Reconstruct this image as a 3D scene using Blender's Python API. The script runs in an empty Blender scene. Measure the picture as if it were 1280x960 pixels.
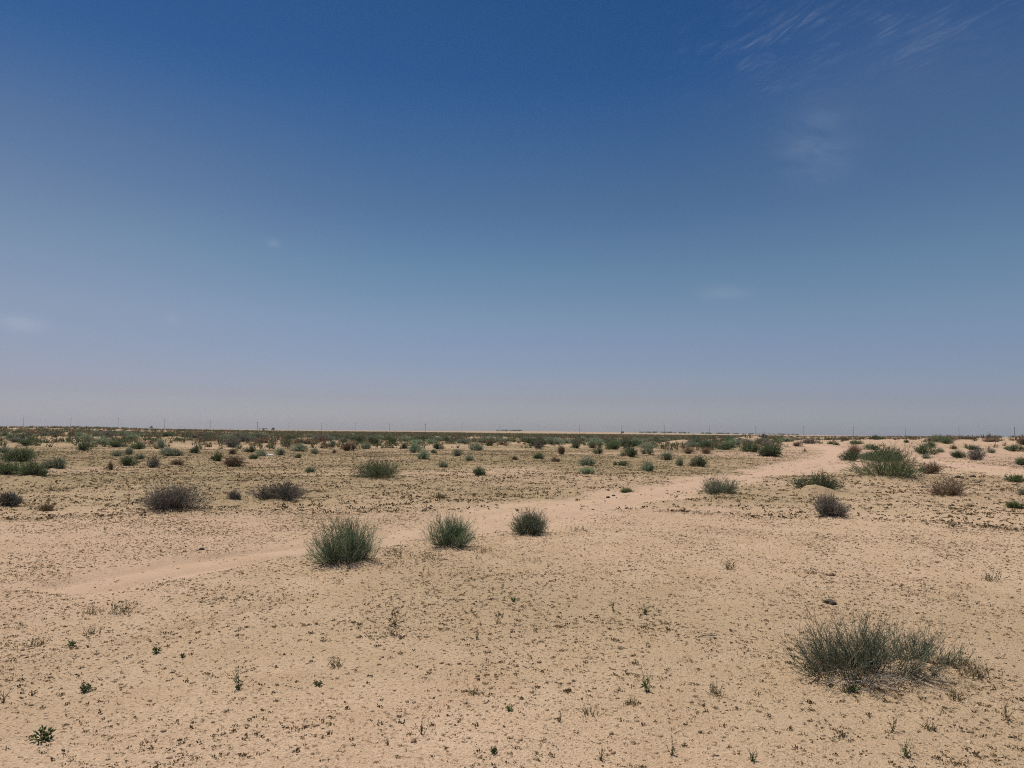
import bpy, math
import numpy as np
from mathutils import Matrix, Vector

R = math.radians
SC = bpy.context.scene
COL = SC.collection
rng = np.random.default_rng(7)

# ------------------------------------------------------------------ camera
W0, H0, F0 = 1280.0, 960.0, 931.0
CAM_Z, PITCH, ROLL = 1.6, 3.70, 0.60
cam = bpy.data.cameras.new('camera')
cam.sensor_width = 36.0
cam.lens = F0 / W0 * 36.0
cam.clip_start, cam.clip_end = 0.05, 40000.0
cam_o = bpy.data.objects.new('camera', cam)
COL.objects.link(cam_o)
ROT = Matrix.Rotation(R(90 + PITCH), 3, 'X') @ Matrix.Rotation(R(ROLL), 3, 'Z')
cam_o.matrix_world = Matrix.Translation((0, 0, CAM_Z)) @ ROT.to_4x4()
SC.camera = cam_o
RN = np.array(ROT)


def pix_dir(px, py):
    d = RN @ np.array([(px - W0 / 2) / F0, -(py - H0 / 2) / F0, -1.0])
    return d / np.linalg.norm(d)


# ------------------------------------------------------------------ noise
_TAB = np.random.default_rng(99).random(65536)


def vnoise(x, y, seed=0):
    xi, yi = np.floor(x).astype(np.int64), np.floor(y).astype(np.int64)
    fx, fy = x - xi, y - yi
    fx, fy = fx * fx * (3 - 2 * fx), fy * fy * (3 - 2 * fy)

    def hsh(a, b):
        k = (a * 73856093) ^ (b * 19349663) ^ (seed * 83492791)
        k = (k ^ (k >> 13)) * 1274126177
        return _TAB[(k ^ (k >> 16)) & 65535]
    a, b = hsh(xi, yi), hsh(xi + 1, yi)
    c, d = hsh(xi, yi + 1), hsh(xi + 1, yi + 1)
    return (a * (1 - fx) + b * fx) * (1 - fy) + (c * (1 - fx) + d * fx) * fy - 0.5


def fbm(x, y, seed=0, oct=4, gain=0.5):
    s, a = 0.0, 1.0
    for i in range(oct):
        s = s + a * vnoise(x, y, seed + i * 17)
        x, y, a = x * 2.03 + 3.1, y * 2.03 + 7.7, a * gain
    return s


def sstep(a, b, x):
    t = np.clip((x - a) / (b - a), 0, 1)
    return t * t * (3 - 2 * t)


# ------------------------------------------------------------------ terrain
def base_h(x, y):
    x, y = np.asarray(x, float), np.asarray(y, float)
    r = np.hypot(x, y)
    az = np.degrees(np.arctan2(x, y))
    h = 0.10 * vnoise(x / 4.0, y / 4.0, 1) * sstep(4, 14, r)
    h = h + 0.36 * vnoise(x / 17.0, y / 17.0, 2) * sstep(14, 45, r)
    h = h + 0.9 * vnoise(x / 70.0, y / 70.0, 3) * sstep(60, 200, r)
    # low sandy rises that make up both ends of the skyline, and the far plain
    h = h + 1.25 * np.exp(-((az + 33) / 11.0) ** 2) * sstep(150, 330, r) * (1 + 0.35 * vnoise(x / 40, y / 40, 5))
    h = h + 1.05 * np.exp(-((az - 33) / 12.0) ** 2) * sstep(48, 130, r) * (1 + 0.3 * vnoise(x / 25, y / 25, 6))
    h = h + 6.5 * np.exp(-((az - 4) / 15.0) ** 2) * sstep(700, 3800, r) * (1 + 0.6 * vnoise(az / 9.0, r / 3000.0, 8))
    return h


def at(px, py):
    d = pix_dir(px, py)
    t = np.geomspace(2.0, 4500.0, 4000)
    z = CAM_Z + d[2] * t - base_h(d[0] * t, d[1] * t)
    k = np.nonzero(z < 0)[0]
    if len(k) == 0:
        tt = 420.0
    else:
        i = k[0]
        a, b = t[i - 1], t[i]
        for _ in range(30):
            m = (a + b) / 2
            if CAM_Z + d[2] * m - base_h(d[0] * m, d[1] * m) < 0:
                b = m
            else:
                a = m
        tt = b
    return np.array([d[0] * tt, d[1] * tt])


MOUNDS = []      # x, y, radius x, radius y, height


def mound_h(x, y):
    h = np.zeros_like(x)
    for mx, my, rx, ry, mh in MOUNDS:
        m = np.nonzero((np.abs(x - mx) < 2.6 * rx) & (np.abs(y - my) < 2.6 * ry))
        if len(m[0]):
            dx, dy = (x[m] - mx) / rx, (y[m] - my) / ry
            h[m] += mh * np.exp(-(dx * dx + dy * dy)) * (1 + 0.5 * vnoise(x[m] * 3.1 / rx, y[m] * 3.1 / rx, 21))
    return h


TRACKS = [([(95, 731), (200, 709), (300, 694), (440, 675)], .62),
          ([(440, 675), (540, 661)], .85),
          ([(540, 661), (620, 649), (700, 634), (850, 607), (960, 591), (1030, 574), (1049, 564), (1030, 559), (985, 556)], 1.35),
          ([(1400, 606), (1280, 592), (1200, 581), (1130, 572), (1092, 567)], 1.7),
          ([(960, 593), (1040, 583), (1130, 574)], 1.3)]
TRACK_W = [([at(*p) for p in pl], hw) for pl, hw in TRACKS]


def track_d(x, y):
    """signed closeness to the track centre line: distance divided by its half width"""
    best = np.full(x.shape, 9.0)
    for pts, hw in TRACK_W:
        for (ax, ay), (bx, by) in zip(pts[:-1], pts[1:]):
            l2 = (bx - ax) ** 2 + (by - ay) ** 2
            t = np.clip(((x - ax) * (bx - ax) + (y - ay) * (by - ay)) / l2, 0, 1)
            d = np.hypot(x - ax - t * (bx - ax), y - ay - t * (by - ay))
            best = np.minimum(best, d / hw)
    return best


def track_mask(x, y):
    d = track_d(x, y) + 1.0 * fbm(x / 1.1, y / 1.1, 31, 4)
    return 1 - sstep(0.55, 1.35, d)


RUT = [at(*p) for p in [(150, 806), (205, 790), (260, 776), (330, 758), (392, 742)]]


def rut_mask(x, y, off=0.0):
    best = np.full(x.shape, 9.0)
    for (ax, ay), (bx, by) in zip(RUT[:-1], RUT[1:]):
        l2 = (bx - ax) ** 2 + (by - ay) ** 2
        t = np.clip(((x - ax) * (bx - ax) + (y - ay) * (by - ay)) / l2, 0, 1)
        best = np.minimum(best, np.hypot(x - ax - t * (bx - ax), y - ay - t * (by - ay)))
    return np.exp(-(best / 0.05) ** 2)


def ground_h(x, y):
    x, y = np.asarray(x, float), np.asarray(y, float)
    shp = x.shape
    x, y = np.atleast_1d(x), np.atleast_1d(y)
    r = np.hypot(x, y)
    tm = track_mask(x, y)
    h = base_h(x, y) + mound_h(x, y)
    rough = 1 - 0.7 * tm
    near = 1 - sstep(14, 40, r)
    h += 0.035 * vnoise(x / 0.8, y / 0.8, 41) * rough * (1 - sstep(30, 90, r))
    h += near * rough * (0.020 * vnoise(x / 0.27, y / 0.27, 42) + 0.011 * np.maximum(vnoise(x / 0.10, y / 0.10, 43), -0.1) + 0.005 * vnoise(x / 0.05, y / 0.05, 44))
    h -= 0.05 * tm * (1 - sstep(60, 120, r))
    d = track_d(x, y)
    h -= 0.035 * tm * np.exp(-((d - 0.5) / 0.17) ** 2) * (1 - sstep(40, 70, r))
    h -= 0.028 * rut_mask(x, y)
    return h.reshape(shp)


def gh(x, y):
    return float(ground_h(np.array([x]), np.array([y]))[0])


# ------------------------------------------------------------------ helpers: meshes and objects
def mesh(name, v, f, tone=None, mat=None, smooth=False, attrs=None):
    """v (n,3); f (m,k) with k 3 or 4; tone: per-vertex float read by the materials"""
    v, f = np.asarray(v, np.float32).reshape(-1, 3), np.asarray(f, np.int32)
    m, k = f.shape
    me = bpy.data.meshes.new(name)
    me.vertices.add(len(v))
    me.vertices.foreach_set('co', v.ravel())
    me.loops.add(m * k)
    me.loops.foreach_set('vertex_index', f.ravel())
    me.polygons.add(m)
    me.polygons.foreach_set('loop_start', np.arange(0, m * k, k, dtype=np.int32))
    if smooth:
        me.polygons.foreach_set('use_smooth', np.ones(m, bool))
    a = dict(attrs or {})
    if tone is not None:
        a['tone'] = tone
    for n, d in a.items():
        at_ = me.attributes.new(n, 'FLOAT', 'POINT')
        at_.data.foreach_set('value', np.asarray(d, np.float32))
    me.update(calc_edges=True)
    if mat:
        me.materials.append(mat)
    return me


def obj(name, me, parent=None, loc=(0, 0, 0)):
    o = bpy.data.objects.new(name, me)
    COL.objects.link(o)
    if parent:
        o.parent = parent
    o.location = loc
    return o


def tag(o, label=None, cat=None, group=None, kind=None):
    for k, v in (('label', label), ('category', cat), ('group', group), ('kind', kind)):
        if v:
            o[k] = v
    return o


def copy_tree(o, parent=None):
    c = o.copy()
    COL.objects.link(c)
    if parent is not None:
        c.parent = parent
    for ch in list(o.children):
        copy_tree(ch, c)
    return c


class Geo:
    """collects quads with a tone per vertex"""

    def __init__(self):
        self.v, self.f, self.t, self.n = [], [], [], 0

    def add(self, v, f, t):
        v = np.asarray(v).reshape(-1, 3)
        self.v.append(v)
        self.f.append(np.asarray(f).reshape(-1, 4) + self.n)
        self.t.append(np.broadcast_to(t, (len(v),)).astype(float))
        self.n += len(v)
        return self

    def arrays(self):
        return np.concatenate(self.v), np.concatenate(self.f), np.concatenate(self.t)

    def build(self, name, mat, smooth=False):
        v, f, t = self.arrays()
        return mesh(name, v, f, t, mat, smooth)


def unit(a):
    return a / np.maximum(np.linalg.norm(a, axis=-1, keepdims=True), 1e-9)


def tubes(g, P, rad, tone, sides=3, rg=rng):
    """P (n,k,3) paths, rad (n,k) radii; sides 2 makes flat blades"""
    n, k, _ = P.shape
    d = unit(np.gradient(P, axis=1))
    ref = unit(rg.normal(size=(n, 1, 3)))
    u = unit(np.cross(d, np.broadcast_to(ref, d.shape)))
    w = np.cross(d, u)
    ang = np.arange(sides) * 2 * np.pi / sides
    V = P[:, :, None, :] + rad[:, :, None, None] * (np.cos(ang)[None, None, :, None] * u[:, :, None, :] + np.sin(ang)[None, None, :, None] * w[:, :, None, :])
    idx = np.arange(n * k * sides).reshape(n, k, sides)
    fs = []
    for s in range(sides if sides > 2 else 1):
        s2 = (s + 1) % sides
        fs.append(np.stack([idx[:, :-1, s], idx[:, :-1, s2], idx[:, 1:, s2], idx[:, 1:, s]], -1).reshape(-1, 4))
    T = np.repeat(np.broadcast_to(tone, (n,)), k * sides)
    g.add(V, np.concatenate(fs), T)


def leaves(g, C, A, ln, wd, tone, rg=rng):
    """rhombic leaves: root C, direction A, length ln, width wd (n,)"""
    n = len(C)
    B = unit(np.cross(A, unit(rg.normal(size=(n, 3)))))
    ln, wd = np.broadcast_to(ln, (n,))[:, None], np.broadcast_to(wd, (n,))[:, None]
    V = np.stack([C, C + A * ln * 0.5 + B * wd / 2, C + A * ln, C + A * ln * 0.5 - B * wd / 2], 1)
    g.add(V, np.arange(4 * n).reshape(n, 4), np.repeat(np.broadcast_to(tone, (n,)), 4))


# ------------------------------------------------------------------ materials
def mat_new(name, rough=0.9, spec=0.15):
    m = bpy.data.materials.new(name)
    m.use_nodes = True
    b = m.node_tree.nodes['Principled BSDF']
    b.inputs['Roughness'].default_value = rough
    b.inputs['Specular IOR Level'].default_value = spec
    return m, m.node_tree, b


def ramp(nt, fac, stops):
    r = nt.nodes.new('ShaderNodeValToRGB')
    e = r.color_ramp.elements
    e[0].position, e[0].color = stops[0][0], (*stops[0][1], 1)
    e[1].position, e[1].color = stops[-1][0], (*stops[-1][1], 1)
    for p, c in stops[1:-1]:
        q = e.new(p)
        q.color = (*c, 1)
    nt.links.new(fac, r.inputs['Fac'])
    return r.outputs['Color']


def plant_mat(name, stops, trans=0.0, vary=0.12):
    m, nt, b = mat_new(name, 0.75, 0.2)
    a = nt.nodes.new('ShaderNodeAttribute')
    a.attribute_name = 'tone'
    c = ramp(nt, a.outputs['Fac'], stops)
    oi = nt.nodes.new('ShaderNodeObjectInfo')
    hs = nt.nodes.new('ShaderNodeHueSaturation')
    mr = nt.nodes.new('ShaderNodeMapRange')
    mr.inputs['To Min'].default_value, mr.inputs['To Max'].default_value = 1 - vary * 2, 1 + vary * 2
    nt.links.new(oi.outputs['Random'], mr.inputs['Value'])
    nt.links.new(mr.outputs['Result'], hs.inputs['Value'])
    nt.links.new(c, hs.inputs['Color'])
    nt.links.new(hs.outputs['Color'], b.inputs['Base Color'])
    if trans:
        out = nt.nodes['Material Output']
        tr = nt.nodes.new('ShaderNodeBsdfTranslucent')
        mx = nt.nodes.new('ShaderNodeMixShader')
        mx.inputs['Fac'].default_value = trans
        nt.links.new(hs.outputs['Color'], tr.inputs['Color'])
        nt.links.new(b.outputs['BSDF'], mx.inputs[1])
        nt.links.new(tr.outputs['BSDF'], mx.inputs[2])
        nt.links.new(mx.outputs['Shader'], out.inputs['Surface'])
    return m


M = {
    'green': plant_mat('green_broom_twigs', [(0, (.11, .165, .085)), (.45, (.215, .305, .175)), (.75, (.38, .47, .30)), (1, (.62, .58, .43))], .42),
    'dense': plant_mat('dark_green_foliage', [(0, (.068, .092, .045)), (.5, (.13, .168, .082)), (.9, (.225, .255, .13)), (1, (.32, .30, .18))], .35),
    'grey': plant_mat('grey_green_twigs', [(0, (.115, .142, .09)), (.45, (.235, .275, .175)), (.75, (.40, .415, .285)), (1, (.64, .57, .43))], .4),
    'purple': plant_mat('grey_dead_twigs', [(0, (.115, .102, .085)), (.5, (.225, .202, .168)), (.85, (.34, .31, .26)), (1, (.45, .40, .33))], .15),
    'brown': plant_mat('brown_dry_twigs', [(0, (.11, .070, .045)), (.5, (.23, .155, .098)), (.85, (.32, .23, .145)), (1, (.44, .35, .23))], .15),
    'straw': plant_mat('straw_blades', [(0, (.16, .115, .06)), (.5, (.28, .21, .11)), (1, (.42, .33, .19))], .1),
    'wood': plant_mat('woody_stems', [(0, (.10, .088, .070)), (.6, (.20, .18, .145)), (1, (.40, .365, .31))], 0),
    'fresh': plant_mat('fresh_green_leaves', [(0, (.065, .095, .032)), (.5, (.12, .17, .06)), (1, (.22, .26, .11))], .15),
    'olive': plant_mat('olive_dry_leaves', [(0, (.065, .055, .026)), (.4, (.135, .112, .05)), (.75, (.22, .18, .085)), (1, (.32, .25, .14))], .05),
    'litter': plant_mat('dry_seedling_bits', [(0, (.08, .058, .032)), (.45, (.16, .115, .060)), (.8, (.26, .20, .105)), (1, (.38, .30, .18))], .25),
}


def sand_material():
    m, nt, b = mat_new('desert_sand', 0.97, 0.05)
    N, L = nt.nodes.new, nt.links.new
    geo = N('ShaderNodeNewGeometry')
    pos = geo.outputs['Position']

    def noise(scale, detail=4, rough=.55):
        n = N('ShaderNodeTexNoise')
        n.inputs['Scale'].default_value, n.inputs['Detail'].default_value, n.inputs['Roughness'].default_value = scale, detail, rough
        L(pos, n.inputs['Vector'])
        return n.outputs['Fac']

    def attr(n):
        a = N('ShaderNodeAttribute')
        a.attribute_name = n
        return a.outputs['Fac']

    def mix(f, a, c, mode='MIX'):
        x = N('ShaderNodeMix')
        x.data_type, x.blend_type = 'RGBA', mode
        if isinstance(f, float):
            x.inputs['Factor'].default_value = f
        else:
            L(f, x.inputs['Factor'])
        for s, i in ((a, 6), (c, 7)):
            if isinstance(s, tuple):
                x.inputs[i].default_value = (*s, 1)
            else:
                L(s, x.inputs[i])
        return x.outputs[2]

    def rng_(f, a, b_, c=0., d=1.):
        r = N('ShaderNodeMapRange')
        r.inputs['From Min'].default_value, r.inputs['From Max'].default_value = a, b_
        r.inputs['To Min'].default_value, r.inputs['To Max'].default_value = c, d
        L(f, r.inputs['Value'])
        return r.outputs['Result']
    sand = mix(rng_(noise(.22, 3), .38, .62), (.525, .362, .230), (.57, .396, .258))
    sand = mix(rng_(noise(1.7, 5), .35, .7), sand, (.61, .44, .298))
    sand = mix(attr('pink'), sand, (.585, .385, .285))
    sand = mix(attr('veg'), sand, (.385, .283, .165))
    sand = mix(rng_(attr('track'), 0, 1, 0, .28), sand, (.575, .40, .285))
    grain = N('ShaderNodeTexVoronoi')
    grain.inputs['Scale'].default_value = 90
    L(pos, grain.inputs['Vector'])
    g2 = mix(rng_(noise(60, 3, .7), .40, .62), (.72, .70, .66), (1.12, 1.12, 1.12))
    sand = mix(.55, sand, mix(1.0, sand, g2, 'MULTIPLY'))
    # fine scraps of dark plant litter lying on the crust
    sp = N('ShaderNodeMath')
    sp.operation = 'MULTIPLY'
    L(rng_(noise(44, 3, .65), .565, .65), sp.inputs[0])
    inv = N('ShaderNodeMath')
    inv.operation = 'SUBTRACT'
    inv.inputs[0].default_value = .85
    L(attr('track'), inv.inputs[1])
    inv.use_clamp = True
    L(inv.outputs[0], sp.inputs[1])
    sand = mix(sp.outputs[0], sand, (.22, .155, .09))
    L(sand, b.inputs['Base Color'])
    bp = N('ShaderNodeBump')
    bp.inputs['Strength'].default_value, bp.inputs['Distance'].default_value = .75, .010
    ad = N('ShaderNodeMath')
    ad.operation = 'ADD'
    L(noise(30, 6, .7), ad.inputs[0])
    L(grain.outputs['Distance'], ad.inputs[1])
    L(ad.outputs[0], bp.inputs['Height'])
    L(bp.outputs['Normal'], b.inputs['Normal'])
    return m


M['sand'] = sand_material()
m_, nt_, b_ = mat_new('clod_earth', .95, .05)
a_ = nt_.nodes.new('ShaderNodeAttribute')
a_.attribute_name = 'tone'
nt_.links.new(ramp(nt_, a_.outputs['Fac'], [(0, (.24, .165, .10)), (.6, (.44, .31, .20)), (1, (.56, .42, .30))]), b_.inputs['Base Color'])
M['clod'] = m_
for nm, c, ro in (('dark_stone', (.10, .08, .065), .85), ('white_scrap', (.62, .58, .52), .5), ('pole_wood', (.09, .08, .07), .85), ('pole_metal', (.14, .14, .14), .5), ('porcelain', (.25, .2, .17), .3)):
    m_, nt_, b_ = mat_new(nm, ro)
    nz = nt_.nodes.new('ShaderNodeTexNoise')
    nz.inputs['Scale'].default_value = 14
    nt_.links.new(ramp(nt_, nz.outputs['Fac'], [(.3, tuple(x * .75 for x in c)), (.7, tuple(min(x * 1.15, .85) for x in c))]), b_.inputs['Base Color'])
    M[nm] = m_

# ------------------------------------------------------------------ shrub shapes
TYPES = {  # foliage material, lean, stems, branches per stem, twig radius, leafiness
    'green': dict(mat='green', lean=1.25, up=.7, n=420, br=5, rad=.0028, leaf=0),
    'dense': dict(mat='dense', lean=1.35, up=.4, n=320, br=5, rad=.0030, leaf=9),
    'grey': dict(mat='grey', lean=1.2, up=.6, n=400, br=5, rad=.0024, leaf=2),
    'purple': dict(mat='purple', lean=1.0, up=.6, n=580, br=5, rad=.0022, leaf=0),
    'brown': dict(mat='brown', lean=1.15, up=.25, n=260, br=6, rad=.0022, leaf=2),
    'fresh': dict(mat='fresh', lean=1.1, up=.4, n=150, br=4, rad=.0025, leaf=9),
    'straw': dict(mat='straw', lean=.8, up=.5, n=220, br=3, rad=.0022, leaf=0),
}


def shrub_geo(kind, w, d, h, rg, n=None, br=None, rad=None, sides=3, leaf=None, leafsize=.03, core=.55, clumps=6, dome=True):
    """two Geos (stems, foliage) of a shrub w x d x h metres, its base centre at the origin"""
    T = TYPES[kind]
    n, br, rad = n or T['n'], T['br'] if br is None else br, rad or T['rad']
    leaf = T['leaf'] if leaf is None else leaf
    stems, fol = Geo(), Geo()
    K = 6
    # stems come out of several root crowns so that the outline is uneven
    ca = rg.random(clumps) * 2 * np.pi
    cr = np.sqrt(rg.random(clumps)) * .62
    cx, cy = np.cos(ca) * cr, np.sin(ca) * cr
    ch = (rg.uniform(.74, 1.06, clumps) if dome else rg.uniform(.6, 1.1, clumps)) * (1 - .32 * cr ** 2)
    ch[0], cx[0], cy[0] = 1.05, rg.normal() * .15, rg.normal() * .15
    ci = rg.integers(0, clumps, n)
    jit = rg.normal(size=(n, 2)) * .16
    bx, by = cx[ci] * core + jit[:, 0] * .5, cy[ci] * core + jit[:, 1] * .5
    ox, oy = cx[ci] + jit[:, 0], cy[ci] + jit[:, 1]
    rr = np.clip(np.hypot(ox, oy), 0, 1.2)
    L = ch[ci] * rg.uniform(.5 if dome else .42, 1.06, n) * (1 - .22 * rr ** 2)
    L = np.where(rg.random(n) < .03, L * 1.1, L)
    lean = np.clip(T['lean'] * rr + rg.normal(size=n) * .18 + .45 * (rg.random(n) < .14), 0, 1.5)
    oa = np.arctan2(oy, ox) + rg.normal(size=n) * .35
    d0 = np.stack([np.cos(oa) * np.sin(lean), np.sin(oa) * np.sin(lean), np.cos(lean)], -1)
    P = np.zeros((n, K, 3))
    P[:, 0] = np.stack([bx * .8, by * .8, -.02 * np.ones(n)], -1)
    dirs, wob = d0.copy(), rg.normal(size=(n, 3)) * {'green': .12, 'purple': .22, 'brown': .24}.get(kind, .17)
    for k in range(1, K):
        P[:, k] = P[:, k - 1] + dirs * (L / (K - 1))[:, None] * np.array([.62, .62, 1.0])
        dirs = unit(dirs + np.array([0, 0, 1]) * T['up'] / K * 1.2 + wob + rg.normal(size=(n, 3)) * .11)
    S = np.array([w, d, h])
    ext = np.percentile(np.abs(P[:, :, :2]).reshape(-1, 2), 97.5, axis=0)
    top = np.percentile(P[:, :, 2], 99.6)
    P = P / np.array([ext[0] * 2, ext[1] * 2, top]) * S
    tone_s = np.clip(rg.normal(.46, .30, n), 0, 1)
    taper = np.linspace(1, .45, K)
    # lower third is wood, the rest green
    nw = max(10, int(n * .25))
    tubes(stems, P[:nw, :3], (rad * 1.5 * taper[:3])[None].repeat(nw, 0), np.clip(rg.normal(.45, .25, nw), 0, 1), sides, rg)
    dead = (rg.random(n) < .09) | ((ci == clumps - 1) & (rg.random(n) < .3))      # bleached bare stems among the live ones
    rr_ = (rad * taper)[None] * rg.uniform(.7, 1.2, (n, 1))
    if (~dead).all():
        dead[0] = True
    tubes(stems, P[dead], rr_[dead], np.clip(rg.normal(.85, .15, dead.sum()), 0, 1), sides, rg)
    tubes(fol, P[~dead], rr_[~dead], tone_s[~dead], sides, rg)
    ends, edir = [P[:, -1]], [unit(P[:, -1] - P[:, -2])]
    if br:
        par = np.repeat(np.nonzero(~dead)[0], br)
        t = rg.uniform(.22, .93, len(par)) * (K - 1)
        k0 = np.floor(t).astype(int)
        fr = (t - k0)[:, None]
        st = P[par, k0] * (1 - fr) + P[par, k0 + 1] * fr
        pd = unit(P[par, k0 + 1] - P[par, k0])
        bd = unit(pd + rg.normal(size=(len(par), 3)) * .5)
        bl = (L[par] * rg.uniform(.12, .34, len(par)) * (h / top))[:, None]
        Q = np.zeros((len(par), 4, 3))
        Q[:, 0] = st
        for k in range(1, 4):
            Q[:, k] = Q[:, k - 1] + bd * bl / 3
            bd = unit(bd + np.array([0, 0, .22 * T['up']]) + rg.normal(size=bd.shape) * .1)
        Q[:, :, 2] = np.maximum(Q[:, :, 2], .004)
        tubes(fol, Q, (rad * .72 * np.linspace(1, .5, 4))[None].repeat(len(par), 0), np.clip(tone_s[par] + rg.normal(size=len(par)) * .14, 0, 1), sides, rg)
        ends.append(Q[:, -1]); edir.append(unit(Q[:, -1] - Q[:, -2]))
        if leaf:
            q = np.repeat(np.arange(len(par)), leaf)
            tt = rg.random(len(q))[:, None] * 3
            kk = np.minimum(np.floor(tt).astype(int), 2)[:, 0]
            C = Q[q, kk] * (1 - (tt - kk[:, None])) + Q[q, kk + 1] * (tt - kk[:, None])
            A = unit(unit(Q[q, kk + 1] - Q[q, kk]) + rg.normal(size=(len(q), 3)) * .7)
            leaves(fol, C, A, leafsize * rg.uniform(.6, 1.3, len(q)), leafsize * .34, np.clip(rg.normal(.5, .22, len(q)), 0, 1), rg)
    av = np.concatenate(fol.v)
    k = S / np.array([2 * np.percentile(np.abs(av[:, 0]), 98.5), 2 * np.percentile(np.abs(av[:, 1]), 98.5), np.percentile(av[:, 2], 99.5)])
    stems.v, fol.v = [q * k for q in stems.v], [q * k for q in fol.v]
    return stems, fol


def shrub_thing(name, kind, w, d, h, seed, **kw):
    rg = np.random.default_rng(seed)
    s, f = shrub_geo(kind, w, d, h, rg, **kw)
    e = obj(name, None)
    obj('woody_stems', s.build('woody_stems', M['wood']), e)
    obj('twigs' if TYPES[kind]['leaf'] == 0 else 'foliage', f.build('foliage', M[TYPES[kind]['mat']]), e)
    return e


# unit-sized library for the shrubs seen small
NAME_OF = dict(green='green_shrub', dense='green_shrub', grey='grey_green_shrub', purple='dead_shrub', brown='dry_shrub', fresh='leafy_plant', straw='straw_clump')
LIB = {}


def lib(kind, i):
    if (kind, i) not in LIB:
        rg = np.random.default_rng(500 + i * 13 + sum(map(ord, kind)))
        s, f = shrub_geo(kind, 1, 1, 1, rg, n=170, br=5, rad=.009, sides=2, leaf={'dense': 4, 'fresh': 4, 'brown': 2, 'grey': 3}.get(kind, 2), leafsize=.075, clumps=7)
        LIB[(kind, i)] = (s.build('woody_stems', M['wood']), f.build('foliage', M[TYPES[kind]['mat']]))
    return LIB[(kind, i)]


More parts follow.
